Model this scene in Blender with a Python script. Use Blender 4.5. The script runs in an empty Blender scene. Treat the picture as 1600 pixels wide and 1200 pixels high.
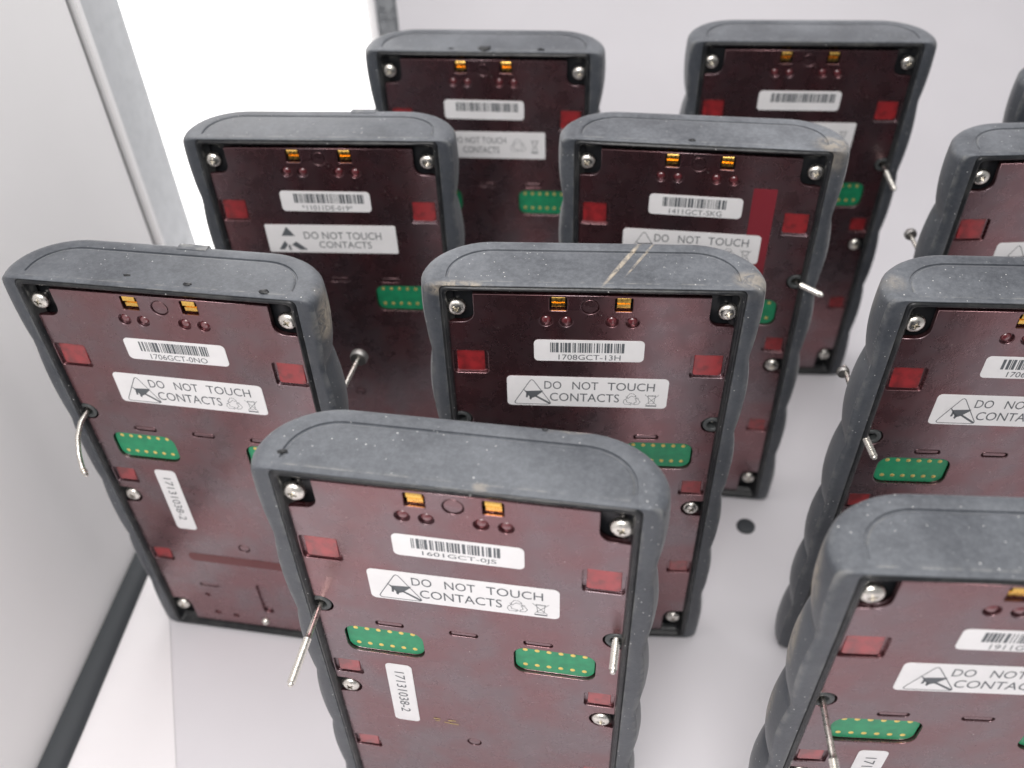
import bpy, bmesh, math, random
from mathutils import Matrix, Vector
random.seed(7)
S = bpy.context.scene
COL = S.collection
PI = math.pi

# ------------------------------------------------------------------ camera
cam = bpy.data.cameras.new('camera'); camo = bpy.data.objects.new('camera', cam); COL.objects.link(camo)
PITCH, ROLL, HC = 0.76334, -0.04366, 0.39389
cam.sensor_width = 36.0; cam.sensor_fit = 'HORIZONTAL'
cam.lens = 36.0 * 1459.36 / 1600.0
cam.clip_start = 0.01; cam.clip_end = 50
Rv, Fv, Uv = Vector((1, 0, 0)), Vector((0, math.cos(PITCH), -math.sin(PITCH))), Vector((0, math.sin(PITCH), math.cos(PITCH)))
cR, sR = math.cos(ROLL), math.sin(ROLL)
R2, U2 = Rv * cR + Uv * sR, Uv * cR - Rv * sR
Mx = Matrix.Identity(4)
for i in range(3):
    Mx[i][0], Mx[i][1], Mx[i][2] = R2[i], U2[i], -Fv[i]
Mx[2][3] = HC
camo.matrix_world = Mx
cam.dof.use_dof = True; cam.dof.focus_distance = 0.305; cam.dof.aperture_fstop = 10.0
S.camera = camo

# ------------------------------------------------------------------ world, lamps, exposure
w = bpy.data.worlds.new('World'); S.world = w; w.use_nodes = True
bg = w.node_tree.nodes['Background']
bg.inputs['Color'].default_value = (0.985, 0.98, 1.0, 1); bg.inputs['Strength'].default_value = 0.35
def area(name, loc, target, sx, sy, power, col):
    l = bpy.data.lights.new(name, 'AREA'); l.shape = 'RECTANGLE'; l.size = sx; l.size_y = sy; l.energy = power; l.color = col
    o = bpy.data.objects.new(name, l); COL.objects.link(o); o.location = loc
    o.rotation_euler = (Vector(target) - Vector(loc)).to_track_quat('-Z', 'Y').to_euler()
    return o
area('booth_ceiling_lamp', (0.14, 0.40, 0.92), (0.0, 0.27, 0.0), 0.8, 0.6, 5.9, (1.0, 0.975, 0.965))
area('front_fill_lamp', (-0.08, -0.20, 0.62), (0.0, 0.14, 0.1), 0.3, 0.2, 3.2, (1.0, 0.97, 0.96))  # added fill lamp close behind the camera, brightens the front row
S.view_settings.view_transform = 'Standard'; S.view_settings.look = 'None'
S.view_settings.gamma = 1.0; S.view_settings.exposure = 0.0
try: S.view_settings.use_curve_mapping = False
except Exception: pass
S.render.engine = 'CYCLES'

# ------------------------------------------------------------------ material helpers
def new_mat(name, base=(0.5, 0.5, 0.5), rough=0.5, metal=0.0, **kw):
    m = bpy.data.materials.new(name); m.use_nodes = True
    b = m.node_tree.nodes['Principled BSDF']
    b.inputs['Base Color'].default_value = (*base, 1); b.inputs['Roughness'].default_value = rough; b.inputs['Metallic'].default_value = metal
    for k, v in kw.items(): b.inputs[k].default_value = v
    return m
class N:
    """small node-building helper"""
    def __init__(s, m): s.t = m.node_tree; s.b = s.t.nodes['Principled BSDF']; s.co = s.t.nodes.new('ShaderNodeTexCoord')
    def put(s, sock, v):
        if isinstance(v, bpy.types.NodeSocket): s.t.links.new(v, sock)
        else: sock.default_value = v
    def noise(s, scale, detail=3, rough=0.55, vec=None, dist=0.0):
        n = s.t.nodes.new('ShaderNodeTexNoise'); n.inputs['Scale'].default_value = scale; n.inputs['Detail'].default_value = detail
        n.inputs['Roughness'].default_value = rough; n.inputs['Distortion'].default_value = dist
        s.t.links.new(vec or s.co.outputs['Object'], n.inputs['Vector']); return n.outputs['Fac']
    def vor(s, scale, vec=None):
        n = s.t.nodes.new('ShaderNodeTexVoronoi'); n.inputs['Scale'].default_value = scale
        s.t.links.new(vec or s.co.outputs['Object'], n.inputs['Vector']); return n.outputs
    def ramp(s, fac, a, b, va=0.0, vb=1.0):
        n = s.t.nodes.new('ShaderNodeMapRange'); n.interpolation_type = 'SMOOTHSTEP'
        n.inputs['From Min'].default_value = a; n.inputs['From Max'].default_value = b
        n.inputs['To Min'].default_value = va; n.inputs['To Max'].default_value = vb
        s.put(n.inputs['Value'], fac); return n.outputs['Result']
    def math(s, op, a, b=0.0):
        n = s.t.nodes.new('ShaderNodeMath'); n.operation = op; s.put(n.inputs[0], a); s.put(n.inputs[1], b); return n.outputs[0]
    def mix(s, fac, a, b):
        n = s.t.nodes.new('ShaderNodeMix'); n.data_type = 'RGBA'; s.put(n.inputs[0], fac)
        s.put(n.inputs[6], a if isinstance(a, bpy.types.NodeSocket) else (*a, 1)); s.put(n.inputs[7], b if isinstance(b, bpy.types.NodeSocket) else (*b, 1))
        return n.outputs[2]
    def mapping(s, loc, rot, scale):
        n = s.t.nodes.new('ShaderNodeMapping'); n.vector_type = 'TEXTURE'
        n.inputs['Location'].default_value = loc; n.inputs['Rotation'].default_value = rot; n.inputs['Scale'].default_value = scale
        s.t.links.new(s.co.outputs['Object'], n.inputs['Vector']); return n.outputs[0]
    def offset(s, v):
        n = s.t.nodes.new('ShaderNodeVectorMath'); n.operation = 'ADD'; s.t.links.new(s.co.outputs['Object'], n.inputs[0]); n.inputs[1].default_value = v
        return n.outputs[0]
    def length(s, v):
        n = s.t.nodes.new('ShaderNodeVectorMath'); n.operation = 'LENGTH'; s.t.links.new(v, n.inputs[0]); return n.outputs['Value']
    def bump(s, h, strength=0.3, dist=0.0003, chain=None):
        n = s.t.nodes.new('ShaderNodeBump'); n.inputs['Strength'].default_value = strength; n.inputs['Distance'].default_value = dist
        s.put(n.inputs['Height'], h)
        if chain: s.t.links.new(chain, n.inputs['Normal'])
        return n.outputs[0]

def rubber(name, seed, dust=0.5, scuffs=()):
    m = new_mat(name, rough=0.6); n = N(m)
    v = n.offset((seed * 1.37, seed * 0.71, seed * 2.1))
    big = n.ramp(n.noise(26, 5, 0.65, v), 0.30, 0.80)
    fine = n.ramp(n.noise(640, 5, 0.75, v), 0.35, 0.72)
    geo = n.t.nodes.new('ShaderNodeNewGeometry'); sep = n.t.nodes.new('ShaderNodeSeparateXYZ'); n.t.links.new(geo.outputs['Normal'], sep.inputs[0])
    up = n.ramp(sep.outputs['Z'], 0.2, 0.9, 0.42, 1.0)               # dust lies on the upper faces
    d = n.math('MULTIPLY', n.math('ADD', n.math('MULTIPLY', big, 0.68), n.math('MULTIPLY', fine, 0.32)), n.math('MULTIPLY', up, dust))
    col = n.mix(d, (0.030, 0.035, 0.044), (0.205, 0.22, 0.24))
    wear = n.math('MULTIPLY', n.ramp(geo.outputs['Pointiness'], 0.522, 0.575), n.ramp(n.noise(150, 4, 0.7, v), 0.42, 0.62))
    col = n.mix(n.math('MULTIPLY', wear, 0.55), col, (0.25, 0.25, 0.235))
    sc_all = None
    for loc, rot, sc, strength in scuffs:
        l = n.length(n.mapping(loc, rot, sc))
        k = n.math('MULTIPLY', n.ramp(l, 1.0, 0.45), n.ramp(n.noise(260, 4, 0.7, v, 0.6), 0.30, 0.62))
        k = n.math('MULTIPLY', k, strength)
        col = n.mix(k, col, (0.36, 0.31, 0.24))
        sc_all = k if sc_all is None else n.math('MAXIMUM', sc_all, k)
    vo = n.vor(620, v)
    hit = n.math('MULTIPLY', n.ramp(vo['Distance'], 0.17, 0.09), n.ramp(n.noise(900, 1, 0.5, v), 0.57, 0.62))
    hit = n.math('MULTIPLY', hit, n.ramp(n.noise(30, 2, 0.5, v), 0.38, 0.52))
    col = n.mix(hit, col, (0.62, 0.62, 0.60))
    n.put(n.b.inputs['Base Color'], col)
    n.put(n.b.inputs['Roughness'], n.math('ADD', n.math('MULTIPLY', d, 0.22), 0.44))
    n.b.inputs['Sheen Weight'].default_value = 0.05 + 0.12 * dust; n.b.inputs['Sheen Roughness'].default_value = 0.5
    b1 = n.bump(n.noise(1900, 2, 0.5, v), 0.35, 0.00012)
    b2 = n.bump(n.noise(160, 4, 0.6, v), 0.35, 0.0004, b1)
    if sc_all is not None: b2 = n.bump(sc_all, 0.6, 0.0006, b2)
    n.put(n.b.inputs['Normal'], b2)
    return m

def plate_mat():
    m = new_mat('smoked_red_plastic', rough=0.34); n = N(m)
    a = n.ramp(n.noise(55, 3, 0.5), 0.45, 0.75)
    g = n.noise(1500, 2, 0.6)
    col = n.mix(a, (0.016, 0.0060, 0.0070), (0.034, 0.0075, 0.0090))
    vo = n.vor(520)
    speck = n.math('MULTIPLY', n.ramp(vo['Distance'], 0.13, 0.07), n.ramp(n.noise(700, 1), 0.64, 0.68))
    col = n.mix(speck, col, (0.45, 0.40, 0.38))
    n.put(n.b.inputs['Base Color'], col)
    n.b.inputs['Specular IOR Level'].default_value = 0.5
    n.b.inputs['IOR'].default_value = 2.75
    n.put(n.b.inputs['Specular Tint'], n.mix(n.ramp(n.noise(34, 3, 0.5), 0.38, 0.64), (1.0, 0.54, 0.57), (0.92, 0.72, 0.77)))
    n.b.inputs['Coat Weight'].default_value = 0.35; n.b.inputs['Coat IOR'].default_value = 1.5; n.b.inputs['Coat Roughness'].default_value = 0.22
    n.put(n.b.inputs['Roughness'], n.ramp(n.noise(120, 4, 0.6), 0.3, 0.7, 0.23, 0.33))
    n.put(n.b.inputs['Normal'], n.bump(n.noise(48, 3, 0.5), 0.5, 0.0006, n.bump(n.noise(1100, 3, 0.7), 0.26, 0.0002)))
    return m
def red_mat():
    m = new_mat('red_lens', (0.42, 0.025, 0.03), 0.22); n = N(m)
    n.put(n.b.inputs['Base Color'], n.mix(n.ramp(n.noise(260, 2), 0.35, 0.7), (0.30, 0.018, 0.022), (0.15, 0.012, 0.014)))
    n.b.inputs['Specular Tint'].default_value = (1.0, 0.5, 0.5, 1); n.b.inputs['Coat Weight'].default_value = 1.0; n.b.inputs['Coat IOR'].default_value = 1.7; n.b.inputs['Coat Roughness'].default_value = 0.3
    return m
def metal_mat(name, col, rough, scale=900):
    m = new_mat(name, col, rough, 1.0); n = N(m)
    n.put(n.b.inputs['Roughness'], n.ramp(n.noise(scale, 3), 0.3, 0.7, rough - 0.06, rough + 0.12))
    return m
def white_mat(name, col, rough, nscale, var):
    m = new_mat(name, col, rough); n = N(m)
    dark = tuple(c * (1 - var) for c in col)
    n.put(n.b.inputs['Base Color'], n.mix(n.ramp(n.noise(nscale, 4, 0.6), 0.3, 0.75), col, dark))
    n.put(n.b.inputs['Normal'], n.bump(n.noise(700, 3), 0.10, 0.0002))
    return m

def lip_mat():
    m = new_mat('black_rubber_lip', rough=0.30, **{'Specular IOR Level': 0.3}); n = N(m)
    vo = n.vor(560)
    hit = n.math('MULTIPLY', n.ramp(vo['Distance'], 0.2, 0.1), n.ramp(n.noise(800, 1), 0.60, 0.66))
    col = n.mix(n.ramp(n.noise(90, 5, 0.7), 0.4, 0.75), (0.012, 0.013, 0.015), (0.040, 0.041, 0.040))
    n.put(n.b.inputs['Base Color'], n.mix(hit, col, (0.5, 0.5, 0.48)))
    n.put(n.b.inputs['Normal'], n.bump(n.noise(500, 4, 0.7), 0.4, 0.0003))
    return m
M_LIP = lip_mat()
M_PLATE = plate_mat(); M_RED = red_mat()
M_DIM = new_mat('dull_red_plastic', (0.13, 0.022, 0.027), 0.3, **{'Coat Weight': 1.0, 'Coat IOR': 1.8})
M_STEEL = metal_mat('nickel_screw', (0.78, 0.75, 0.69), 0.26)
M_GOLD = metal_mat('gold_contact', (0.95, 0.60, 0.16), 0.24)
M_PAD = metal_mat('gold_pad', (0.95, 0.74, 0.25), 0.45)
M_HEAD = metal_mat('dull_steel', (0.33, 0.32, 0.31), 0.45)
M_BLACK = new_mat('black_plastic', (0.012, 0.013, 0.015), 0.35)
M_WASHER = new_mat('grey_bushing', (0.055, 0.06, 0.06), 0.45)
M_PCB = white_mat('green_circuit_board', (0.016, 0.28, 0.125), 0.35, 300, 0.25)
M_LABEL = white_mat('white_label', (0.80, 0.79, 0.79), 0.38, 90, 0.06)
M_INK = new_mat('label_ink', (0.10, 0.11, 0.12), 0.5)
M_TAPE = new_mat('red_tape', (0.20, 0.018, 0.028), 0.35)
M_GOLDINK = new_mat('gold_print', (0.42, 0.30, 0.12), 0.5)
M_FLOOR = white_mat('white_board', (0.655, 0.637, 0.660), 0.55, 6, 0.05)
M_SHEET = white_mat('white_sheet', (0.78, 0.755, 0.765), 0.55, 8, 0.03)
M_WALL = white_mat('white_panel', (0.82, 0.81, 0.81), 0.5, 5, 0.05)
M_ALU = metal_mat('brushed_aluminium', (0.55, 0.57, 0.58), 0.42, 200)
M_SEAL = new_mat('dark_seal', (0.035, 0.04, 0.045), 0.6)
M_LIGHT = new_mat('lit_diffuser', (0.85, 0.84, 0.83), 0.6)
_b = M_LIGHT.node_tree.nodes['Principled BSDF']
_b.inputs['Emission Color'].default_value = (1.0, 0.98, 0.965, 1); _b.inputs['Emission Strength'].default_value = 1.9

# ------------------------------------------------------------------ mesh helpers
def link(name, me, mat=None, parent=None):
    o = bpy.data.objects.new(name, me); COL.objects.link(o)
    if parent is not None: o.parent = parent
    if mat is not None:
        if not me.materials: me.materials.append(None)
        o.material_slots[0].link = 'OBJECT'; o.material_slots[0].material = mat
    return o
def smooth(me, angle=40):
    me.polygons.foreach_set('use_smooth', [True] * len(me.polygons))
    try: me.set_sharp_from_angle(angle=math.radians(angle))
    except Exception: pass
    return me
def from_bm(bm, name, sm=None):
    bmesh.ops.recalc_face_normals(bm, faces=bm.faces)
    me = bpy.data.meshes.new(name); bm.to_mesh(me); bm.free()
    if sm: smooth(me, sm)
    return me
def eval_mesh(o, name):
    dg = bpy.context.evaluated_depsgraph_get(); dg.update()
    return bpy.data.meshes.new_from_object(o.evaluated_get(dg))
def flat_map(me, y_front):
    """curve space (X, Y, Z up) -> module space (x, y, z): Z becomes -y"""
    zmax = max(v.co.z for v in me.vertices)
    for v in me.vertices:
        x, y, z = v.co; v.co = (x, y_front + (zmax - z), y)
    me.update(); return me
def poly_mesh(name, loops, y_front, thick, bevel=0.0):
    """filled outline with holes (module x, z), front face at y_front, thickness going back"""
    cu = bpy.data.curves.new(name, 'CURVE'); cu.dimensions = '2D'; cu.fill_mode = 'BOTH'
    for L in loops:
        sp = cu.splines.new('POLY'); sp.points.add(len(L) - 1); sp.use_cyclic_u = True
        for p, q in zip(sp.points, L): p.co = (q[0], q[1], 0, 1)
    cu.extrude = max(thick / 2 - bevel, 0); cu.bevel_depth = bevel; cu.bevel_resolution = 1; cu.offset = -bevel
    o = bpy.data.objects.new(name, cu); COL.objects.link(o)
    me = eval_mesh(o, name); bpy.data.objects.remove(o); bpy.data.curves.remove(cu)
    me.name = name; me.materials.clear()
    bm = bmesh.new(); bm.from_mesh(me); bmesh.ops.remove_doubles(bm, verts=bm.verts, dist=1e-7); bm.to_mesh(me); bm.free()
    flat_map(me, y_front)
    return me
def rrect(x0, z0, x1, z1, r, n=5):
    x0, x1 = min(x0, x1), max(x0, x1); z0, z1 = min(z0, z1), max(z0, z1)
    r = min(r, (x1 - x0) / 2 - 1e-6, (z1 - z0) / 2 - 1e-6); L = []
    for cx, cz, a in ((x1 - r, z1 - r, 0), (x0 + r, z1 - r, 90), (x0 + r, z0 + r, 180), (x1 - r, z0 + r, 270)):
        for i in range(n + 1):
            t = math.radians(a + 90 * i / n); L.append((cx + r * math.cos(t), cz + r * math.sin(t)))
    return L
def circ(x, z, r, n=20): return [(x + r * math.cos(2 * PI * i / n), z + r * math.sin(2 * PI * i / n)) for i in range(n)]
def text_mesh(s, x0, z0, x1, z1, y, rot=0):
    """lettering fitted to a box in module space (rot=-1: reading downwards)"""
    cu = bpy.data.curves.new('lettering', 'FONT'); cu.body = s; cu.size = 1; cu.fill_mode = 'FRONT'; cu.resolution_u = 3
    o = bpy.data.objects.new('lettering', cu); COL.objects.link(o)
    me = eval_mesh(o, 'lettering'); bpy.data.objects.remove(o); bpy.data.curves.remove(cu); me.materials.clear()
    xs = [v.co.x for v in me.vertices]; ys = [v.co.y for v in me.vertices]
    a0, a1, b0, b1 = min(xs), max(xs), min(ys), max(ys)
    for v in me.vertices:
        u, q = (v.co.x - a0) / (a1 - a0), (v.co.y - b0) / (b1 - b0)
        if rot == 0: v.co = (x0 + u * (x1 - x0), y, z0 + q * (z1 - z0))
        else: v.co = (x0 + q * (x1 - x0), y, z1 - u * (z1 - z0))
    me.update(); return me
def join_mesh(name, meshes):
    bm = bmesh.new()
    for me in meshes: bm.from_mesh(me)
    out = bpy.data.meshes.new(name); bm.to_mesh(out); bm.free()
    for me in meshes: bpy.data.meshes.remove(me)
    return out
def tube(bm, pts, radii, n=12, cap=True):
    rings = []
    for i, p in enumerate(pts):
        p = Vector(p); a = Vector(pts[max(i - 1, 0)]); b = Vector(pts[min(i + 1, len(pts) - 1)])
        d = (b - a).normalized(); s = d.orthogonal().normalized()
        ref = Vector((1, 0, 0))
        s = (ref - d * ref.dot(d)); s = s.normalized() if s.length > 0.2 else d.orthogonal().normalized()
        t = d.cross(s)
        rings.append([bm.verts.new(p + radii[i] * (s * math.cos(2 * PI * k / n) + t * math.sin(2 * PI * k / n))) for k in range(n)])
    for r0, r1 in zip(rings, rings[1:]):
        for k in range(n): bm.faces.new((r0[k], r0[(k + 1) % n], r1[(k + 1) % n], r1[k]))
    if cap: bm.faces.new(rings[0]); bm.faces.new(rings[-1])
def box(bm, x0, x1, y0, y1, z0, z1, mat=None):
    v = [bm.verts.new((x, y, z)) for z in (z0, z1) for y in (y0, y1) for x in (x0, x1)]
    for f in ((0, 1, 3, 2), (4, 6, 7, 5), (0, 4, 5, 1), (2, 3, 7, 6), (0, 2, 6, 4), (1, 5, 7, 3)): bm.faces.new([v[i] for i in f])
    return v

# ------------------------------------------------------------------ the setting
BYAW = -0.1163                              # the booth stands slightly turned to the camera
def wall_pt(y, off=0.0):                    # a point on the left wall's foot line
    return Vector((-0.2317 + 0.1168 * y + off, y, 0))
# floor: flat board that sweeps up into the back wall
bm = bmesh.new()
ex = Vector((math.cos(BYAW), math.sin(BYAW), 0)); ey = Vector((-math.sin(BYAW), math.cos(BYAW), 0))
prof = [(-1.2, 0), (-0.4, 0), (0.2, 0), (0.66, 0)]
for i in range(1, 13):
    a = math.radians(90 * i / 12); prof.append((0.66 + 0.30 * math.sin(a), 0.30 * (1 - math.cos(a))))
prof.append((0.96, 0.9))
rows = [[bm.verts.new(ex * x + ey * y + Vector((0, 0, z))) for x in (-0.29, 0.1, 0.5, 1.2)] for y, z in prof]
for r0, r1 in zip(rows, rows[1:]):
    for k in range(3): bm.faces.new((r0[k], r0[k + 1], r1[k + 1], r1[k]))
fl = link('floor', from_bm(bm, 'floor', 60), M_FLOOR); fl['kind'] = 'structure'
# lighter sheet showing along the left wall
A_, B_ = Vector((-0.1705, 0.2486, 0)), Vector((-0.152, 0.1812, 0)); dv = (B_ - A_) / (B_.y - A_.y)
pts = [A_ + dv * (0.318 - A_.y), A_ + dv * (-0.35 - A_.y), wall_pt(-0.35, -0.01), wall_pt(0.318, 0.004)]
bm = bmesh.new()
lo = [bm.verts.new((p.x, p.y, 0.0002)) for p in pts]; hi = [bm.verts.new((p.x, p.y, 0.0005)) for p in pts]
bm.faces.new(hi)
for i in range(4): bm.faces.new((lo[i], lo[(i + 1) % 4], hi[(i + 1) % 4], hi[i]))
sh = link('floor_sheet', from_bm(bm, 'floor_sheet'), M_SHEET); sh['kind'] = 'structure'

def thing(name, label, cat, group=None, loc=(0, 0, 0)):
    o = bpy.data.objects.new(name, None); COL.objects.link(o); o.location = loc; o.empty_display_size = 0.01
    o['label'] = label; o['category'] = cat
    if group: o['group'] = group
    return o
def quad_slab(name, a, b, z0, z1, th, mat, parent, zl=None):
    """upright slab between foot points a and b, thickness to the left of a->b"""
    d = (b - a).normalized(); nrm = Vector((-d.y, d.x, 0)) * th
    bm = bmesh.new(); vs = []
    for z in (z0, z1):
        for p in (a, b, b + nrm, a + nrm): vs.append(bm.verts.new((p.x, p.y, z)))
    for f in ((0, 1, 5, 4), (1, 2, 6, 5), (2, 3, 7, 6), (3, 0, 4, 7), (0, 3, 2, 1), (4, 5, 6, 7)): bm.faces.new([vs[i] for i in f])
    bmesh.ops.bevel(bm, geom=bm.edges[:], offset=min(th, 0.003) * 0.25, segments=2, affect='EDGES')
    return link(name, from_bm(bm, name, 40), mat, parent)
# left wall: white panel, dark seal along its foot
wl = thing('booth_wall', 'plain white booth side panel with a dark seal along its foot', 'panel', loc=tuple(wall_pt(0.2)))
wl_inv = Matrix.Translation(-wall_pt(0.2))
def lp(v): return v - wall_pt(0.2)
quad_slab('panel', lp(wall_pt(-0.55)), lp(wall_pt(0.409)), 0.0, 0.62, 0.01, M_WALL, wl)
bm = bmesh.new()
pts_s = [wall_pt(y) for y in (-0.5, 0.0, 0.2, 0.405)]
prev = None
for p in pts_s:
    p = lp(p); ring = []
    wd = 0.0115 if p.y < 0.1 else 0.0075
    for i in range(7):
        a = math.radians(90 * i / 6)
        ring.append(bm.verts.new((p.x + 0.0006 + wd * 0.9 * math.cos(a), p.y, 0.0009 + 0.005 * math.sin(a))))
    ring.append(bm.verts.new((p.x + 0.0006, p.y, 0.0009)))
    if prev:
        for k in range(8): bm.faces.new((prev[k], prev[(k + 1) % 8], ring[(k + 1) % 8], ring[k]))
    prev = ring
link('seal_strip', from_bm(bm, 'seal_strip', 50), M_SEAL, wl)
# aluminium post at the end of that panel: bead, dark slab standing in for the shadow gap, flat strip
ps = thing('booth_post', 'brushed metal corner post between white side panel and glowing panel', 'post', loc=tuple(wall_pt(0.42)))
def lq(v): return v - wall_pt(0.42)
quad_slab('shadow_gap', lq(wall_pt(0.4092, -0.002)), lq(wall_pt(0.4125, -0.002)), 0.0, 0.62, 0.008, M_SEAL, ps)  # shade of the gap given as a dark slab
quad_slab('bead', lq(wall_pt(0.4128, 0.0015)), lq(wall_pt(0.4175, 0.0015)), 0.0, 0.62, 0.01, M_WALL, ps)
quad_slab('strip', lq(wall_pt(0.4178)), lq(wall_pt(0.4178) + Vector((0.0060, 0.030, 0))), 0.0, 0.62, 0.006, M_ALU, ps)
# lit panel set across the corner and the slim post beyond it
P0 = wall_pt(0.4178) + Vector((0.0062, 0.0305, 0)); P1 = Vector((-0.079, 0.575, 0))
lit = quad_slab('light_panel', Vector((0, 0, 0)), P1 - P0, 0.0, 0.62, 0.006, M_LIGHT, None); lit.location = P0
lit['label'] = 'glowing white light panel between the two metal posts behind the modules'; lit['category'] = 'light panel'
p2 = thing('booth_post', 'slim pale metal post at the right edge of the glowing panel', 'post', loc=tuple(P1))
dpp = (P1 - P0).normalized()
quad_slab('bead', dpp * 0.0005, dpp * 0.0005 + Vector((0.0045, 0.001, 0)), 0.0, 0.62, 0.006, M_WALL, p2)
quad_slab('strip', Vector((0.0056, 0.0025, 0)), Vector((0.018, 0.005, 0)), 0.0, 0.62, 0.006, M_ALU, p2)
# dark plug in the floor
bm = bmesh.new()
tube(bm, [(0, 0, 0.0001), (0, 0, 0.0009), (0, 0, 0.0014), (0, 0, 0.0016)], [0.0048, 0.0047, 0.0040, 0.0022], 28)
pl = link('floor_plug', from_bm(bm, 'floor_plug', 50), M_SEAL); pl.location = (0.1183, 0.2965, 0)
pl['label'] = 'small dark round plug in the white floor'; pl['category'] = 'plug'

# ------------------------------------------------------------------ the module: shared meshes
W2, H, T = 0.0542, 0.20686, 0.02485
def Z(zt): return H - zt
IND = [-0.008, 0.030, 0.067, 0.104, 0.139, 0.173, 0.212]
def wave(z):
    zt = H - z
    for a, b in zip(IND, IND[1:]):
        if a <= zt <= b: return abs(math.sin(PI * (zt - a) / (b - a))) ** 0.62
    return 0.0
AMP = 0.0029
def dpath(inset, z, amp=1.0):
    hw, t = W2 - inset, T - inset; rx, ry = max(0.021 - inset, 0.004), max(0.0195 - inset, 0.004)
    wv = AMP * wave(z) * amp; half = []
    ys = [0.0, 0.0012, 0.003, max(t - ry, 0.0035)]
    for y in ys: half.append((-hw - wv * (0.55 + 0.45 * min(y / 0.004, 1)), y))
    for i in range(1, 13):
        a = math.radians(90 * i / 12)
        half.append((-(hw - rx) - rx * math.cos(a) - wv * math.cos(a), t - ry + ry * math.sin(a)))
    for f in (0.75, 0.5, 0.25): half.append((-(hw - rx) * f, t))
    return half + [(0, t)] + [(-x, y) for x, y in reversed(half)]
def boot_mesh():
    bm = bmesh.new(); loops = []
    lv = [(z, 0.0, 1.0) for z in [0.0012 + i * (H - 0.0035) / 116 for i in range(117)]]
    lv = [(0.0, 0.0012, 1.0)] + lv + [(H - 0.0013, 0.0004, 0.9), (H - 0.0005, 0.0011, 0.7), (H - 0.0001, 0.0020, 0.5), (H, 0.0030, 0.3),
          (H, 0.0056, 0), (H - 0.0001, 0.0060, 0), (H - 0.0006, 0.0062, 0), (H - 0.0006, 0.0070, 0)]
    for z, ins, amp in lv: loops.append([bm.verts.new((x, y, z)) for x, y in dpath(ins, z, amp)])
    n = len(loops[0])
    for a, b in zip(loops, loops[1:]):
        for k in range(n - 1): bm.faces.new((a[k], a[k + 1], b[k + 1], b[k]))
    for L in (loops[0],):
        for k in range(n // 2): 
            q = (L[k], L[k + 1], L[n - 2 - k], L[n - 1 - k])
            if len(set(q)) == 4: bm.faces.new(q)
            elif len(set(q)) == 3: bm.faces.new((L[k], L[k + 1], L[n - 1 - k]))
    frame_rings(bm, ((0.0008, 0.0030), (0.0001, 0.0010), (0.0000, -0.0001), (0.0005, -0.0009), (0.0016, -0.0013), (0.0034, -0.0014), (0.0041, -0.0012), (0.0046, 0.0003)))
    return from_bm(bm, 'rubber_boot', 38)
def frame_rings(bm, prof):
    """a section swept round the front opening: narrow along top and foot, wide down the sides"""
    def floop(d, y):
        fade = max(0.0, 1 - d / 0.0042)
        dt = 0.12 * min(d, 0.0042) + max(d - 0.0042, 0)
        top, bot = H - dt, dt * 1.2
        r = max(0.0036 - 0.30 * d, 0.0012); L = []
        def hw(z): return W2 - d + AMP * 0.55 * wave(z) * fade
        ns = 56
        for i in range(ns + 1):
            z = bot + r + (top - bot - 2 * r) * i / ns; L.append((-hw(z), y, z))
        for i in range(1, 6):
            a = math.radians(90 * i / 6); h = hw(top - r); L.append((-(h - r) - r * math.cos(a), y, top - r + r * math.sin(a)))
        for i in range(13): h = hw(top - r) - r; L.append((-h + 2 * h * i / 12, y, top))
        for i in range(1, 6):
            a = math.radians(90 * i / 6); h = hw(top - r); L.append(((h - r) + r * math.sin(a), y, top - r + r * math.cos(a)))
        for i in range(ns + 1):
            z = top - r - (top - bot - 2 * r) * i / ns; L.append((hw(z), y, z))
        for i in range(1, 6):
            a = math.radians(90 * i / 6); h = hw(bot + r); L.append(((h - r) + r * math.cos(a), y, bot + r - r * math.sin(a)))
        for i in range(13): h = hw(bot + r) - r; L.append((h - 2 * h * i / 12, y, bot))
        for i in range(1, 6):
            a = math.radians(90 * i / 6); h = hw(bot + r); L.append((-(h - r) - r * math.sin(a), y, bot + r - r * math.cos(a)))
        return L
    rings = [[bm.verts.new(p) for p in floop(d, y)] for d, y in prof]
    for a, b in zip(rings, rings[1:]):
        m = len(a)
        for k in range(m): bm.faces.new((a[k], a[(k + 1) % m], b[(k + 1) % m], b[k]))
def lip_mesh():
    bm = bmesh.new()
    frame_rings(bm, ((0.0041, 0.0010), (0.0042, -0.0009), (0.0046, -0.0016), (0.0053, -0.0019), (0.0060, -0.0015), (0.0064, -0.0006), (0.0066, 0.0006), (0.0070, 0.0014), (0.0082, 0.0026)))
    return from_bm(bm, 'front_lip', 50)
def end_panel_mesh():
    bm = bmesh.new(); loops = []
    for z, ins in ((H - 0.0012, 0.0068), (H - 0.0004, 0.0068), (H - 0.0001, 0.0071), (H, 0.0078)):
        loops.append([bm.verts.new((x, max(y, 0.0006), z)) for x, y in dpath(ins, z, 0)])
    n = len(loops[0])
    for a, b in zip(loops, loops[1:]):
        for k in range(n): bm.faces.new((a[k], a[(k + 1) % n], b[(k + 1) % n], b[k]))
    bm.faces.new(loops[-1])
    return from_bm(bm, 'end_panel', 38)
ME_BOOT, ME_END, ME_LIP = boot_mesh(), end_panel_mesh(), lip_mesh()
bm = bmesh.new(); box(bm, -0.051, 0.051, 0.0042, 0.016, 0.003, H - 0.003)
ME_HOUSING = from_bm(bm, 'housing')

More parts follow.
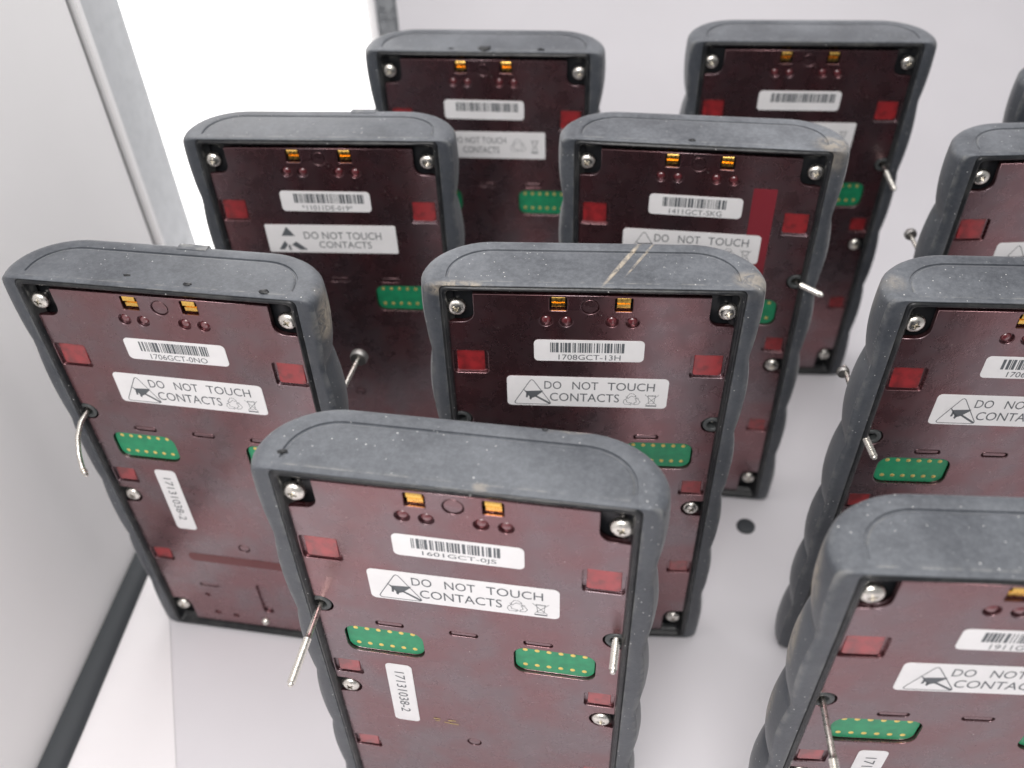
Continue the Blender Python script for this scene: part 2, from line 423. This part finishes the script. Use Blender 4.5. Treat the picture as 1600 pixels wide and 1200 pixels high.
# back plate: outline with screw notches, recesses and openings
PX, PT, PB = 0.0486, 0.0048, 0.2022
def plate_outline():
    half = []                                                   # right-hand side, going down
    def arc(cx, zt, r, a0, a1, n=6):
        for i in range(n + 1):
            a = math.radians(a0 + (a1 - a0) * i / n); half.append((cx + r * math.cos(a), Z(zt) + r * math.sin(a)))
    half.append((0.0392, Z(PT))); arc(0.0392 + 0.0042, 0.0168 - 0.0042, 0.0042, 180, 270); half.append((PX, Z(0.0168)))
    half.append((PX, Z(0.0598))); arc(0.0461, 0.0638, 0.0040, 90, 270, 10); half.append((PX, Z(0.0678)))
    half.append((PX, Z(0.1078))); arc(0.0440, 0.1123, 0.0045, 90, 270, 10); half.append((PX, Z(0.1168)))
    half.append((PX, Z(0.1868))); arc(0.0392 + 0.0045, 0.1868 + 0.0045, 0.0045, 90, 180); half.append((0.0392, Z(PB)))
    return half + [(-x, z) for x, z in reversed(half)]
CON = [(-0.0406, -0.0147), (0.0147, 0.0406)]
def con_loop(x0, x1, e=0.0): return rrect(x0 - e, Z(0.0889) - e, x1 + e, Z(0.0743) + e, 0.0042 + e)
WIN = [(s * 0.0352, s * 0.0474, 0.0296, 0.0402) for s in (-1, 1)] + [(s * 0.0375, s * 0.0474, 0.0955, 0.1040) for s in (-1, 1)] + [(s * 0.0375, s * 0.0474, 0.1480, 0.1565) for s in (-1, 1)]
DIM = [(-0.0149, 0.0157), (-0.0081, 0.0159), (0.0072, 0.0157), (0.0141, 0.0159)]
PIL = [(-0.0248, 0.0708), (-0.0010, 0.0712), (0.0225, 0.0712), (-0.0255, 0.1730)]
CONT = [-0.0108, 0.0108]
def cont_loop(x, e=0): return rrect(x - 0.0030 - e, Z(0.0113) - e, x + 0.0030 + e, Z(0.0056) + e, 0.0006)
through = [con_loop(*c) for c in CON] + [cont_loop(x) for x in CONT]
recess = [rrect(a, Z(c), b, Z(d), 0.0012) for a, b, c, d in WIN] + [circ(x, Z(z), 0.0023) for x, z in DIM] \
    + [rrect(x - 0.0046, Z(z + 0.0013), x + 0.0046, Z(z - 0.0013), 0.0012) for x, z in PIL] + [circ(-0.0002, Z(0.0094), 0.0031, 24), circ(-0.0012, Z(0.1415), 0.0026, 24)] \
    + [circ(-0.0285, Z(0.181), 0.0013, 12), circ(-0.027, Z(0.195), 0.0015, 12), circ(-0.018, Z(0.196), 0.0015, 12), rrect(-0.0025, Z(0.190), 0.0025, Z(0.168), 0.002)]
layer1 = poly_mesh('back_plate', [plate_outline()] + through + recess, 0.0, 0.0014, 0.00022)
def shrink(L, k): return [(x * k, H / 2 + (z - H / 2) * k) for x, z in L]
layer2 = poly_mesh('back_plate', [shrink(plate_outline(), 0.997)] + [con_loop(a, b, 0.0002) for a, b in CON] + [cont_loop(x, 0.0002) for x in CONT], 0.0012, 0.0012, 0.0)
ME_PLATE = join_mesh('back_plate', [layer1, layer2])
ME_WIN = {}
for a, b, c, d in WIN: ME_WIN[(a, c)] = poly_mesh('red_window', [rrect(a + math.copysign(0.0012, a), Z(c + 0.0004), b - math.copysign(0.0012, a), Z(d - 0.0008), 0.0009)], 0.0004, 0.0007, 0.0002)
for (a, c), me in ME_WIN.items():                                # lenses tilted back at the top to catch light and look brighter
    zl = min(v.co.z for v in me.vertices)
    for v in me.vertices: v.co.y += 0.0002 + 0.055 * (v.co.z - zl)
    me.update()
def dome(name, r, h, n=18, y0=0.0012):
    bm = bmesh.new(); prev = None
    for i in range(6):
        a = math.radians(90 * i / 5); rr, yy = r * math.cos(a), y0 - h * math.sin(a)
        ring = [bm.verts.new((rr * math.cos(2 * PI * k / n), yy, rr * math.sin(2 * PI * k / n))) for k in range(n)] if i < 5 else [bm.verts.new((0, yy, 0))]
        if prev:
            for k in range(n):
                if len(ring) > 1: bm.faces.new((prev[k], prev[(k + 1) % n], ring[(k + 1) % n], ring[k]))
                else: bm.faces.new((prev[k], prev[(k + 1) % n], ring[0]))
        prev = ring
    return from_bm(bm, name, 60)
ME_DIMPLE = dome('dimple', 0.0017, 0.0010)
ME_PILL = poly_mesh('pill_emboss', [rrect(-0.0041, -0.0009, 0.0041, 0.0009, 0.0009)], 0.0003, 0.0010, 0.0003)
ME_PLUG = poly_mesh('round_plug', [circ(0, 0, 0.0027, 24)], 0.0003, 0.0009, 0.0002)
# pan-head screw with a cross recess
def screw_mesh():
    bm = bmesh.new(); n = 28; prof = [(0.0010, 0.0040), (0.0010, 0.0014), (0.0032, 0.0014), (0.00335, 0.0008), (0.0032, 0.0001), (0.0027, -0.0005), (0.0018, -0.0009), (0.0008, -0.00105)]
    prev = None
    for r, y in prof:
        ring = [bm.verts.new((r * math.cos(2 * PI * k / n), y, r * math.sin(2 * PI * k / n))) for k in range(n)]
        if prev:
            for k in range(n): bm.faces.new((prev[k], prev[(k + 1) % n], ring[(k + 1) % n], ring[k]))
        else: bm.faces.new(ring)
        prev = ring
    bm.faces.new(prev)
    me = from_bm(bm, 'screw'); o = bpy.data.objects.new('s', me); COL.objects.link(o)
    cb = bmesh.new()
    L = []
    for q in range(4):
        a = q * PI / 2
        for dx, dz in ((0.0019, -0.00036), (0.0019, 0.00036), (0.00055, 0.00055)):
            L.append((dx * math.cos(a) - dz * math.sin(a), dx * math.sin(a) + dz * math.cos(a)))
    top = [cb.verts.new((x, -0.004, z)) for x, z in L]; bot = [cb.verts.new((x * 0.62, 0.0004, z * 0.62)) for x, z in L]
    cb.faces.new(top); cb.faces.new(bot)
    for k in range(12): cb.faces.new((top[k], top[(k + 1) % 12], bot[(k + 1) % 12], bot[k]))
    c = bpy.data.objects.new('c', from_bm(cb, 'c')); COL.objects.link(c)
    md = o.modifiers.new('b', 'BOOLEAN'); md.object = c; md.operation = 'DIFFERENCE'; md.solver = 'EXACT'
    out = eval_mesh(o, 'screw'); out.name = 'screw'
    bpy.data.objects.remove(o); bpy.data.objects.remove(c)
    out.materials.clear(); return smooth(out, 38)
ME_SCREW = screw_mesh()
# spring contact: folded gold strip
def contact_mesh():
    bm = bmesh.new(); w = 0.0022
    prof = [(0.0030, 0.0050), (0.0006, 0.0056), (0.0003, 0.0060), (0.0003, 0.0076), (0.0009, 0.0081), (0.0024, 0.0083), (0.0010, 0.0088), (0.0011, 0.0104), (0.0030, 0.0110)]
    a = [(bm.verts.new((-w, y, -zt)), bm.verts.new((w, y, -zt))) for y, zt in prof]
    b = [(bm.verts.new((-w, y + 0.0003, -zt)), bm.verts.new((w, y + 0.0003, -zt))) for y, zt in prof]
    for i in range(len(prof) - 1):
        bm.faces.new((a[i][0], a[i][1], a[i + 1][1], a[i + 1][0])); bm.faces.new((b[i][0], b[i + 1][0], b[i + 1][1], b[i][1]))
        for s in (0, 1): bm.faces.new((a[i][s], a[i + 1][s], b[i + 1][s], b[i][s]))
    return from_bm(bm, 'contact', 50)
ME_CONTACT = contact_mesh()
ME_BOARD = [poly_mesh('contact_board', [con_loop(a, b, -0.0003)], 0.0012, 0.0016, 0.00015) for a, b in CON]
ME_PADM = dome('pad', 0.00088, 0.00028, 14, 0.0012)
ME_BUSH = poly_mesh('bushing', [circ(0, 0, 0.0036, 24), circ(0, 0, 0.0019, 20)], -0.0001, 0.0030, 0.0005)
BUSHX, HOLEZ = 0.0463, 0.0638

def screw_pin(pts, thread_from=0.45, r=0.00125):
    """captive screw: plain shank that turns into a thread towards its tip"""
    P = [Vector(p) for p in pts]; seg = [(b - a).length for a, b in zip(P, P[1:])]; L = sum(seg)
    def at(s):
        for a, b, l in zip(P, P[1:], seg):
            if s <= l or b is P[-1]: return a.lerp(b, min(s / l, 1.0) if l else 0)
            s -= l
    bm = bmesh.new(); path, rad = [], []
    s = 0.0
    while s < L * thread_from: path.append(at(s)); rad.append(r * 0.76); s += 0.0015
    k = 0
    while s < L - 0.0012: path.append(at(s)); rad.append(r * (1.05 if k % 2 else 0.80)); s += 0.00035; k += 1
    path.append(at(L - 0.0010)); rad.append(r * 0.72); path.append(at(L - 0.0003)); rad.append(r * 0.66); path.append(at(L)); rad.append(r * 0.35)
    tube(bm, path, rad, 12)
    return from_bm(bm, 'captive_screw', 50)
def screw_head(p, d, k=1.0):
    """knurled head at the far end of a captive screw"""
    p, d = Vector(p), Vector(d).normalized(); bm = bmesh.new()
    st = [(0, 0.0014), (0.0001, 0.0032), (0.0012, 0.0036), (0.0028, 0.0036), (0.0035, 0.0030), (0.0038, 0.0016)]
    tube(bm, [p + d * a * k for a, _ in st], [b * k for _, b in st], 20)
    return from_bm(bm, 'screw_head', 45)

def part(name, me, mat, parent, loc=(0, 0, 0)):
    o = link(name, me, mat, parent); o.location = loc; return o
def bars(x0, x1, z0, z1, y, seed):
    rnd = random.Random(seed); bm = bmesh.new(); x = x0
    while x < x1:
        wd = rnd.choice((0.00030, 0.00030, 0.00062, 0.00095)); wd = min(wd, x1 - x)
        v = [bm.verts.new(c) for c in ((x, y, z0), (x + wd, y, z0), (x + wd, y, z1), (x, y, z1))]; bm.faces.new(v)
        x += wd + rnd.choice((0.00024, 0.00028, 0.00060))
    return from_bm(bm, 'barcode')
def strokes(segs, wd, y):
    bm = bmesh.new()
    for (ax, az), (bx, bz) in segs:
        d = Vector((bx - ax, bz - az)); l = d.length
        if l < 1e-9: continue
        d /= l; nx, nz = -d.y * wd / 2, d.x * wd / 2; ex_, ez_ = d.x * wd / 2, d.y * wd / 2
        bm.faces.new([bm.verts.new(c) for c in ((ax - ex_ + nx, y, az - ez_ + nz), (ax - ex_ - nx, y, az - ez_ - nz), (bx + ex_ - nx, y, bz + ez_ - nz), (bx + ex_ + nx, y, bz + ez_ + nz))])
        y -= 2e-7
    return bm
def chain(L, closed=False):
    s = list(zip(L, L[1:]))
    return s + [(L[-1], L[0])] if closed else s
def tri_round(a, b, c, r=0.12, n=4):
    out = []; P = [Vector(a), Vector(b), Vector(c)]
    for i in range(3):
        p, q, s = P[i - 1], P[i], P[(i + 1) % 3]
        u = q + (p - q) * r; v = q + (s - q) * r
        for k in range(n + 1):
            t = k / n; w_ = u * (1 - t) ** 2 + q * 2 * t * (1 - t) + v * t ** 2; out.append((w_.x, w_.y))
    return out
def warning_label(m, style, y=-0.0002):
    x0, x1, zt, zb = -0.0288, 0.0287, 0.0412, 0.0557
    if style == 'old': x0, x1, zt, zb = -0.0299, 0.0280, 0.0421, 0.0566
    wd, hh = x1 - x0, zb - zt
    lab = part('warning_label', poly_mesh('warning_label', [rrect(x0, Z(zb), x1, Z(zt), 0.0017 if style == 'new' else 0.0006)], y, 0.00018, 0), M_LABEL, m)
    X = lambda f: x0 + f * wd
    Y = lambda f: Z(zt + f * hh)
    yi = y - 0.00006
    def word(s, a, b, c, d): return text_mesh(s, X(a), Y(d), X(b), Y(c), yi)
    def bin_and_arrows(cx, cy, r, bx0, bx1):
        segs = []
        for q in range(3):                                       # three chasing arrows
            a = math.radians(90 + 120 * q)
            def pt(ang, rr):
                t = ((ang + 60) % 120) - 60; k = min(1.12, 0.80 / math.cos(math.radians(60 - abs(t)))); th = a + math.radians(ang)
                return (cx + rr * k * r * math.cos(th), cy + rr * k * r * math.sin(th))
            segs += chain([pt(-34, 1.0), pt(-8, 0.98), pt(14, 1.0), pt(44, 0.98), pt(58, 0.78), pt(62, 0.62), pt(32, 0.60), pt(4, 0.62), pt(-26, 0.62)], True)
            segs += chain([pt(52, 1.12), pt(66, 0.82), pt(84, 0.90)])
        part('recycling_symbol', from_bm(strokes(segs, 0.00017, yi), 'recycling_symbol'), M_INK, lab)
        bc, bw = (bx0 + bx1) / 2, (bx1 - bx0) / 2; bt, bb = cy + r * 0.85, cy - r * 0.55
        segs = chain([(bc - bw * 0.55, bt), (bc + bw * 0.55, bt), (bc + bw * 0.38, bb), (bc - bw * 0.38, bb)], True) + [((bc - bw * 0.62, bt - r * 0.12), (bc + bw * 0.62, bt - r * 0.12)),
            ((bc - bw, bt + r * 0.1), (bc + bw * 0.8, bb - r * 0.2)), ((bc + bw, bt + r * 0.1), (bc - bw * 0.8, bb - r * 0.2))]
        b = strokes(segs, 0.00017, yi)
        b.faces.new([b.verts.new(c) for c in ((bc - bw * 0.8, yi, cy - r * 1.05), (bc + bw * 0.8, yi, cy - r * 1.05), (bc + bw * 0.8, yi, cy - r * 0.85), (bc - bw * 0.8, yi, cy - r * 0.85))])
        part('bin_symbol', from_bm(b, 'bin_symbol'), M_INK, lab)
    if style == 'new':
        txt = [word('DO', .233, .339, .145, .41), word('NOT', .407, .567, .145, .41), word('TOUCH', .625, .916, .145, .41), word('CONTACTS', .268, .702, .54, .82)]
        b = strokes(chain(tri_round((X(.155), Y(.06)), (X(.038), Y(.945)), (X(.282), Y(.945))), True), 0.00028, yi)
        def poly(L):
            b.faces.new([b.verts.new((X(u), yi - 3e-6, Y(v))) for u, v in L])
        poly([(.098, .42), (.12, .50), (.225, .47), (.218, .53), (.178, .69), (.150, .75), (.128, .62), (.112, .52)])     # hand
        poly([(.120, .53), (.133, .58), (.128, .72), (.116, .72)]); poly([(.142, .62), (.158, .70), (.150, .80), (.139, .77)])
        poly([(.165, .66), (.182, .64), (.275, .90), (.262, .93)])                                                       # bar across
        part('warning_triangle', from_bm(b, 'warning_triangle'), M_INK, lab)
        bin_and_arrows(X(.780), Y(.72), 0.0029, X(.862), X(.945))
    elif style == 'mid':
        txt = [word('DO NOT TOUCH', .20, .66, .20, .43), word('CONTACTS', .285, .60, .56, .80)]
        b = strokes(chain(tri_round((X(.11), Y(.10)), (X(.03), Y(.88)), (X(.19), Y(.88))), True), 0.0003, yi)
        part('warning_triangle', from_bm(b, 'warning_triangle'), M_INK, lab)
        bin_and_arrows(X(.765), Y(.52), 0.0036, X(.875), X(.945))
    else:
        txt = [word('DO NOT TOUCH', .29, .885, .24, .50), word('CONTACTS', .395, .80, .58, .82)]
        b = bmesh.new()
        for L in (((.165, .07), (.115, .40), (.220, .40)), ((.130, .58), (.075, .90), (.115, .90), (.150, .72)), ((.218, .60), (.180, .72), (.240, .90), (.300, .90)), ((.150, .78), (.165, .70), (.172, .92), (.155, .92))):
            b.faces.new([b.verts.new((X(u), yi, Y(v))) for u, v in L])
        part('warning_triangle', from_bm(b, 'warning_triangle'), M_INK, lab)
    part('lettering', join_mesh('lettering', txt), M_INK, lab)
    return lab

# ------------------------------------------------------------------ the modules
def askew(o, cx, cz, rnd, shift=0.0004, turn=0.010):
    """stickers are never quite straight"""
    c = Vector((cx, 0, cz)); d = Vector((rnd.uniform(-shift, shift), 0, rnd.uniform(-shift, shift)))
    o.matrix_basis = Matrix.Translation(c + d) @ Matrix.Rotation(rnd.uniform(-turn, turn), 4, 'Y') @ Matrix.Translation(-c)
def nick(m, x, y, s, seed):
    """torn flake of rubber standing up from the edge"""
    rnd = random.Random(seed); bm = bmesh.new(); bmesh.ops.create_icosphere(bm, subdivisions=2, radius=1)
    for v in bm.verts: v.co = Vector((v.co.x * s * 1.5, v.co.y * s * 0.8, v.co.z * s * 0.55)) * rnd.uniform(0.55, 1.15)
    part('torn_flake', from_bm(bm, 'torn_flake', 60), M_LIP, m, (x, y, H))
GROUP = 'rubber-edged modules standing in rows on the white floor'
def make_module(key, x, y, yaw, tilt, lean, label, serial, style='new', number=None, dust=0.5, scuffs=(), pins=(), holes=(), seed=0, extra=None, serial_part=1.0, nicks=()):
    R = Matrix.Rotation(yaw, 4, 'Z') @ Matrix.Rotation(-tilt, 4, 'X') @ Matrix.Rotation(lean, 4, 'Y')
    lift = -min((R @ Vector((sx * 0.055, yy, 0))).z for sx in (-1, 1) for yy in (0.0, T))
    m = thing('electronic_module', label, 'module', GROUP)
    m.matrix_world = Matrix.Translation((x, y, lift)) @ R
    rub = rubber('rubber_' + key, seed, dust, scuffs)
    part('rubber_boot', ME_BOOT, rub, m); part('end_panel', ME_END, rub, m); part('front_lip', ME_LIP, M_LIP, m)
    part('housing', ME_HOUSING, M_BLACK, m); part('back_plate', ME_PLATE, M_PLATE, m)
    for sx in (-1, 1):
        for px, pz in ((0.0450, 0.0106), (0.0436, 0.1123), (0.0438, 0.1919)):
            s = part('screw', ME_SCREW, M_STEEL, m, (sx * px, 0, Z(pz))); s.rotation_euler.y = random.uniform(0, 6)
    for a, b, c, d in WIN: part('red_window', ME_WIN[(a, c)], M_RED, m)
    for px, pz in DIM: part('dimple', ME_DIMPLE, M_DIM, m, (px, 0, Z(pz)))
    part('round_plug', ME_PLUG, M_PLATE, m, (-0.0002, 0, Z(0.0094)))
    part('round_plug', ME_PLUG, M_PLATE, m, (-0.0012, 0, Z(0.1415))).scale = (0.8, 1, 0.8)
    for px, pz in PIL: part('pill_emboss', ME_PILL, M_PLATE, m, (px, 0, Z(pz)))
    for px in CONT: part('contact', ME_CONTACT, M_GOLD, m, (px, 0, H))
    for me, (a, b) in zip(ME_BOARD, CON):
        brd = part('contact_board', me, M_PCB, m)
        for r in range(2):
            for c in range(6): part('pad', ME_PADM, M_PAD, brd, (a + 0.0035 + c * 0.00378, 0.0001, Z(0.0769 + r * 0.0085)))
    # labels
    x0, x1, zt, zb = -0.0188, 0.0191, 0.0237, 0.0333
    if style != 'new': x0, x1, zt, zb = -0.0203, 0.0185, 0.0245, 0.0344
    wd, hh = x1 - x0, zb - zt
    lab = part('barcode_label', poly_mesh('barcode_label', [rrect(x0, Z(zb), x1, Z(zt), 0.0017)], -0.0002, 0.00018, 0), M_LABEL, m)
    f0, f1 = (.147, .825) if style == 'new' else (.15, .93)
    part('barcode', bars(x0 + f0 * wd, x0 + f1 * wd, Z(zt + .58 * hh), Z(zt + .12 * hh), -0.00026, seed + 3), M_INK, lab)
    if serial:
        t1 = .224 + (.79 - .224) * serial_part
        part('lettering', text_mesh(serial, x0 + .224 * wd, Z(zt + .93 * hh), x0 + t1 * wd, Z(zt + .68 * hh), -0.00026), M_INK, lab)
    rnd = random.Random(seed * 13); askew(lab, 0, Z(0.0285), rnd)
    askew(warning_label(m, style), 0, Z(0.0485), rnd)
    if number:
        lb = part('number_label', poly_mesh('number_label', [rrect(-0.0290, Z(0.1313), -0.0200, Z(0.0939), 0.0017)], -0.0002, 0.00018, 0), M_LABEL, m)
        part('lettering', text_mesh(number, -0.0262, Z(0.1250), -0.0228, Z(0.0985), -0.00026, rot=-1), M_INK, lb); askew(lb, -0.0245, Z(0.1126), rnd, 0.0004, 0.02)
    for sx in (-1, 1): part('bushing', ME_BUSH, M_WASHER, m, (sx * BUSHX, 0, Z(HOLEZ)))
    for p in pins:
        cs = part('captive_screw', screw_pin(p['pts'], p.get('thread', .45)), M_STEEL, m)
        if 'head' in p: part('screw_head', screw_head(p['head'], p.get('dir', (0, 1, 0)), p.get('hs', 1.0)), M_HEAD, cs)
    for q, (nx, ny, ns) in enumerate(nicks): nick(m, nx, ny, ns, seed * 7 + q)
    if extra: extra(m)
    return m
def straight(sx, y0, y1, dx=0.0, dz=0.0): return [(sx * BUSHX, y0, Z(HOLEZ)), (sx * BUSHX + dx, y1, Z(HOLEZ) + dz)]

def extra_A(m):
    bm = bmesh.new()
    rnd = random.Random(4)
    for i in range(9):
        xx = -0.0165 + rnd.random() * 0.008; zz = Z(0.1275 + rnd.random() * 0.003); l = 0.001 + rnd.random() * 0.0022
        bm.faces.new([bm.verts.new(c) for c in ((xx, -0.0001 - i * 1e-6, zz), (xx + l, -0.0001 - i * 1e-6, zz - l * 0.1), (xx + l, -0.0001 - i * 1e-6, zz + 0.0004), (xx, -0.0001 - i * 1e-6, zz + 0.0005))])
    part('gold_print', from_bm(bm, 'gold_print'), M_GOLDINK, m)
def extra_B(m):
    part('red_stripe', poly_mesh('red_stripe', [rrect(-0.0295, Z(0.1545), 0.0300, Z(0.1490), 0.002)], -0.00012, 0.0001, 0), new_mat('red_stripe', (0.11, 0.016, 0.017), 0.3), m)
    part('stud', dome('stud', 0.0020, 0.0022, 16), M_STEEL, m, (-0.0036, -0.0008, Z(0.1975)))
    bm = bmesh.new(); box(bm, -0.0015, 0.0105, T - 0.004, T + 0.0003, H - 0.02, H + 0.0002); bmesh.ops.bevel(bm, geom=bm.edges[:], offset=0.0006, segments=2, affect='EDGES')
    part('tab', from_bm(bm, 'tab', 50), bpy.data.materials['rubber_B'], m)
def extra_D(m):
    bm = bmesh.new(); box(bm, 0.010, 0.0215, T - 0.004, T + 0.0003, H - 0.02, H + 0.0002); bmesh.ops.bevel(bm, geom=bm.edges[:], offset=0.0006, segments=2, affect='EDGES')
    part('tab', from_bm(bm, 'tab', 50), bpy.data.materials['rubber_D'], m)
def extra_E(m):
    part('red_tape', poly_mesh('red_tape', [rrect(0.0224, Z(0.0760), 0.0318, Z(0.0189), 0.0006)], -0.00013, 0.0001, 0), M_TAPE, m)

make_module('A', -0.0186, 0.1541, -0.1914, 0.0206, 0.0039, 'module with serial 1601GCT-0JS, nearest in the middle, long screw sticking out at its left', '1601GCT-0JS', number='17131038-2', dust=0.55, seed=1, extra=extra_A, nicks=[(-0.0478, 0.0050, 0.0013), (0.0215, 0.0230, 0.0006)],
    scuffs=[((0.008, 0.000, H), (0, 0, 0), (0.003, 0.002, 0.002), 0.4), ((0.030, 0.024, H), (0, 0, 0.2), (0.010, 0.002, 0.003), 0.3)],
    pins=[dict(pts=straight(-1, 0.010, -0.0288), thread=0.55), dict(pts=straight(1, 0.010, -0.0105, -0.0003, -0.0008), thread=.2)])
make_module('B', -0.1181, 0.2452, -0.1947, 0.0198, -0.0020, 'module with serial 1706GCT-0NO, leftmost, with a scraped corner and bent screw', '1706GCT-0NO', number='17131038-2', dust=0.6, seed=2, extra=extra_B, nicks=[(0.0116, 0.0022, 0.0012), (0.0388, 0.0014, 0.0014), (-0.011, 0.0046, 0.0010)],
    scuffs=[((0.0545, 0.006, H - 0.012), (0, 0, 0), (0.0055, 0.008, 0.013), 1.0)],
    pins=[dict(pts=[(-0.0465, 0.010, Z(0.0638)), (-0.0467, 0.0, Z(0.0640)), (-0.0473, -0.005, Z(0.0655)), (-0.0468, -0.010, Z(0.0683)), (-0.0451, -0.0148, Z(0.0722)), (-0.0437, -0.0178, Z(0.0768)), (-0.0421, -0.0192, Z(0.0795))], thread=.9),
          dict(pts=[(0.0478, 0.010, Z(0.0638)), (0.0490, 0.046, Z(0.0638))], thread=.95, head=(0.0490, 0.0425, Z(0.0638)))])
make_module('C', 0.0259, 0.2392, -0.0913, 0.0039, 0.0063, 'module with serial 1708GCT-13H, dusty top with pale scratches, in the centre', '1708GCT-13H', dust=0.75, seed=3,
    scuffs=[((0.0105, 0.0125, H), (0, 0, 1.08), (0.018, 0.0011, 0.01), 1.0), ((0.0165, 0.0150, H), (0, 0, 1.08), (0.014, 0.0007, 0.01), 0.8), ((-0.043, -0.001, H - 0.002), (0, 0, 0), (0.014, 0.003, 0.004), 0.8), ((0.052, 0.004, H - 0.002), (0, 0, 0), (0.008, 0.006, 0.01), 0.5)],
    pins=[dict(pts=straight(1, 0.012, 0.0018), thread=.3)])
make_module('D', -0.0758, 0.3424, -0.1006, 0.0081, 0.0012, 'module with serial *11011DE-019* and black ESD triangles, second row beside the glowing panel', '*11011DE-019*', style='old', dust=0.6, seed=4, extra=extra_D)
make_module('E', 0.0788, 0.3242, -0.1871, 0.0098, -0.0037, 'module with serial 1411GCT-SKG and a strip of red tape on its plate', '1411GCT-SKG', dust=1.0, seed=5, extra=extra_E, nicks=[(-0.0039, 0.0016, 0.0012)],
    scuffs=[((0.050, 0.004, H - 0.004), (0, 0, 0), (0.010, 0.008, 0.012), 0.6)],
    pins=[dict(pts=[(0.0440, 0.006, Z(0.0650)), (0.0485, -0.002, Z(0.0637)), (0.0560, -0.012, Z(0.0609))], thread=.4)])
make_module('F', -0.0072, 0.4182, -0.1261, 0.0063, 0.0001, 'module at the far left of the back row, top edge nicked above its gold contacts', None, style='mid', dust=0.7, seed=6, nicks=[(0.0008, 0.0012, 0.0028), (0.027, 0.0012, 0.0014), (-0.0148, 0.0012, 0.0009)])
make_module('G', 0.1434, 0.4134, -0.0984, 0.0030, 0.0078, 'back row module behind the one with red tape, its right side uncovered', None, style='mid', dust=0.8, seed=7,
    pins=[dict(pts=straight(1, 0.010, -0.0225, 0.0012, -0.0006), thread=.5)])
make_module('H', 0.1737, 0.2215, -0.0992, -0.0018, 0.0051, 'module at the right edge, second from the front, serial starting 170', '1706GCT', serial_part=0.62, dust=0.65, seed=8,
    scuffs=[((-0.052, 0.008, H - 0.008), (0, 0, 0), (0.006, 0.008, 0.012), 0.5)],
    pins=[dict(pts=[(-0.0490, 0.037, Z(0.0636)), (-0.0487, 0.0, Z(0.0632)), (-0.0469, -0.0102, Z(0.0642))], thread=.75, hs=0.68, head=(-0.0500, 0.0330, Z(0.0638)))])
make_module('I', 0.1295, 0.1236, -0.0937, -0.0072, 0.0044, 'module at the bottom right corner, nearest on that side, serial starting 1911', '1911GCT', serial_part=0.62, number='17131038-2', dust=0.6, seed=9,
    scuffs=[((-0.056, 0.011, H - 0.016), (0, 0, 0), (0.006, 0.010, 0.015), 0.8), ((-0.056, 0.011, H - 0.048), (0, 0, 0), (0.005, 0.009, 0.015), 0.7), ((-0.056, 0.011, H - 0.085), (0, 0, 0), (0.005, 0.008, 0.013), 0.5)],
    pins=[dict(pts=straight(-1, 0.010, -0.0270), thread=.72)])
make_module('J', 0.2289, 0.3074, -0.0332, 0.0045, 0.0021, 'module at the right edge, third from the front, mostly out of frame', None, dust=0.75, seed=10,
    pins=[dict(pts=[(-0.0470, 0.010, Z(0.0638)), (-0.0478, 0.040, Z(0.0615))], thread=.95, hs=0.75, head=(-0.0480, 0.0345, Z(0.0612)))])
make_module('K', 0.2780, 0.3600, -0.1000, 0.0, 0.0, 'module at the upper right edge of which only a sliver of side shows', None, dust=0.75, seed=11)
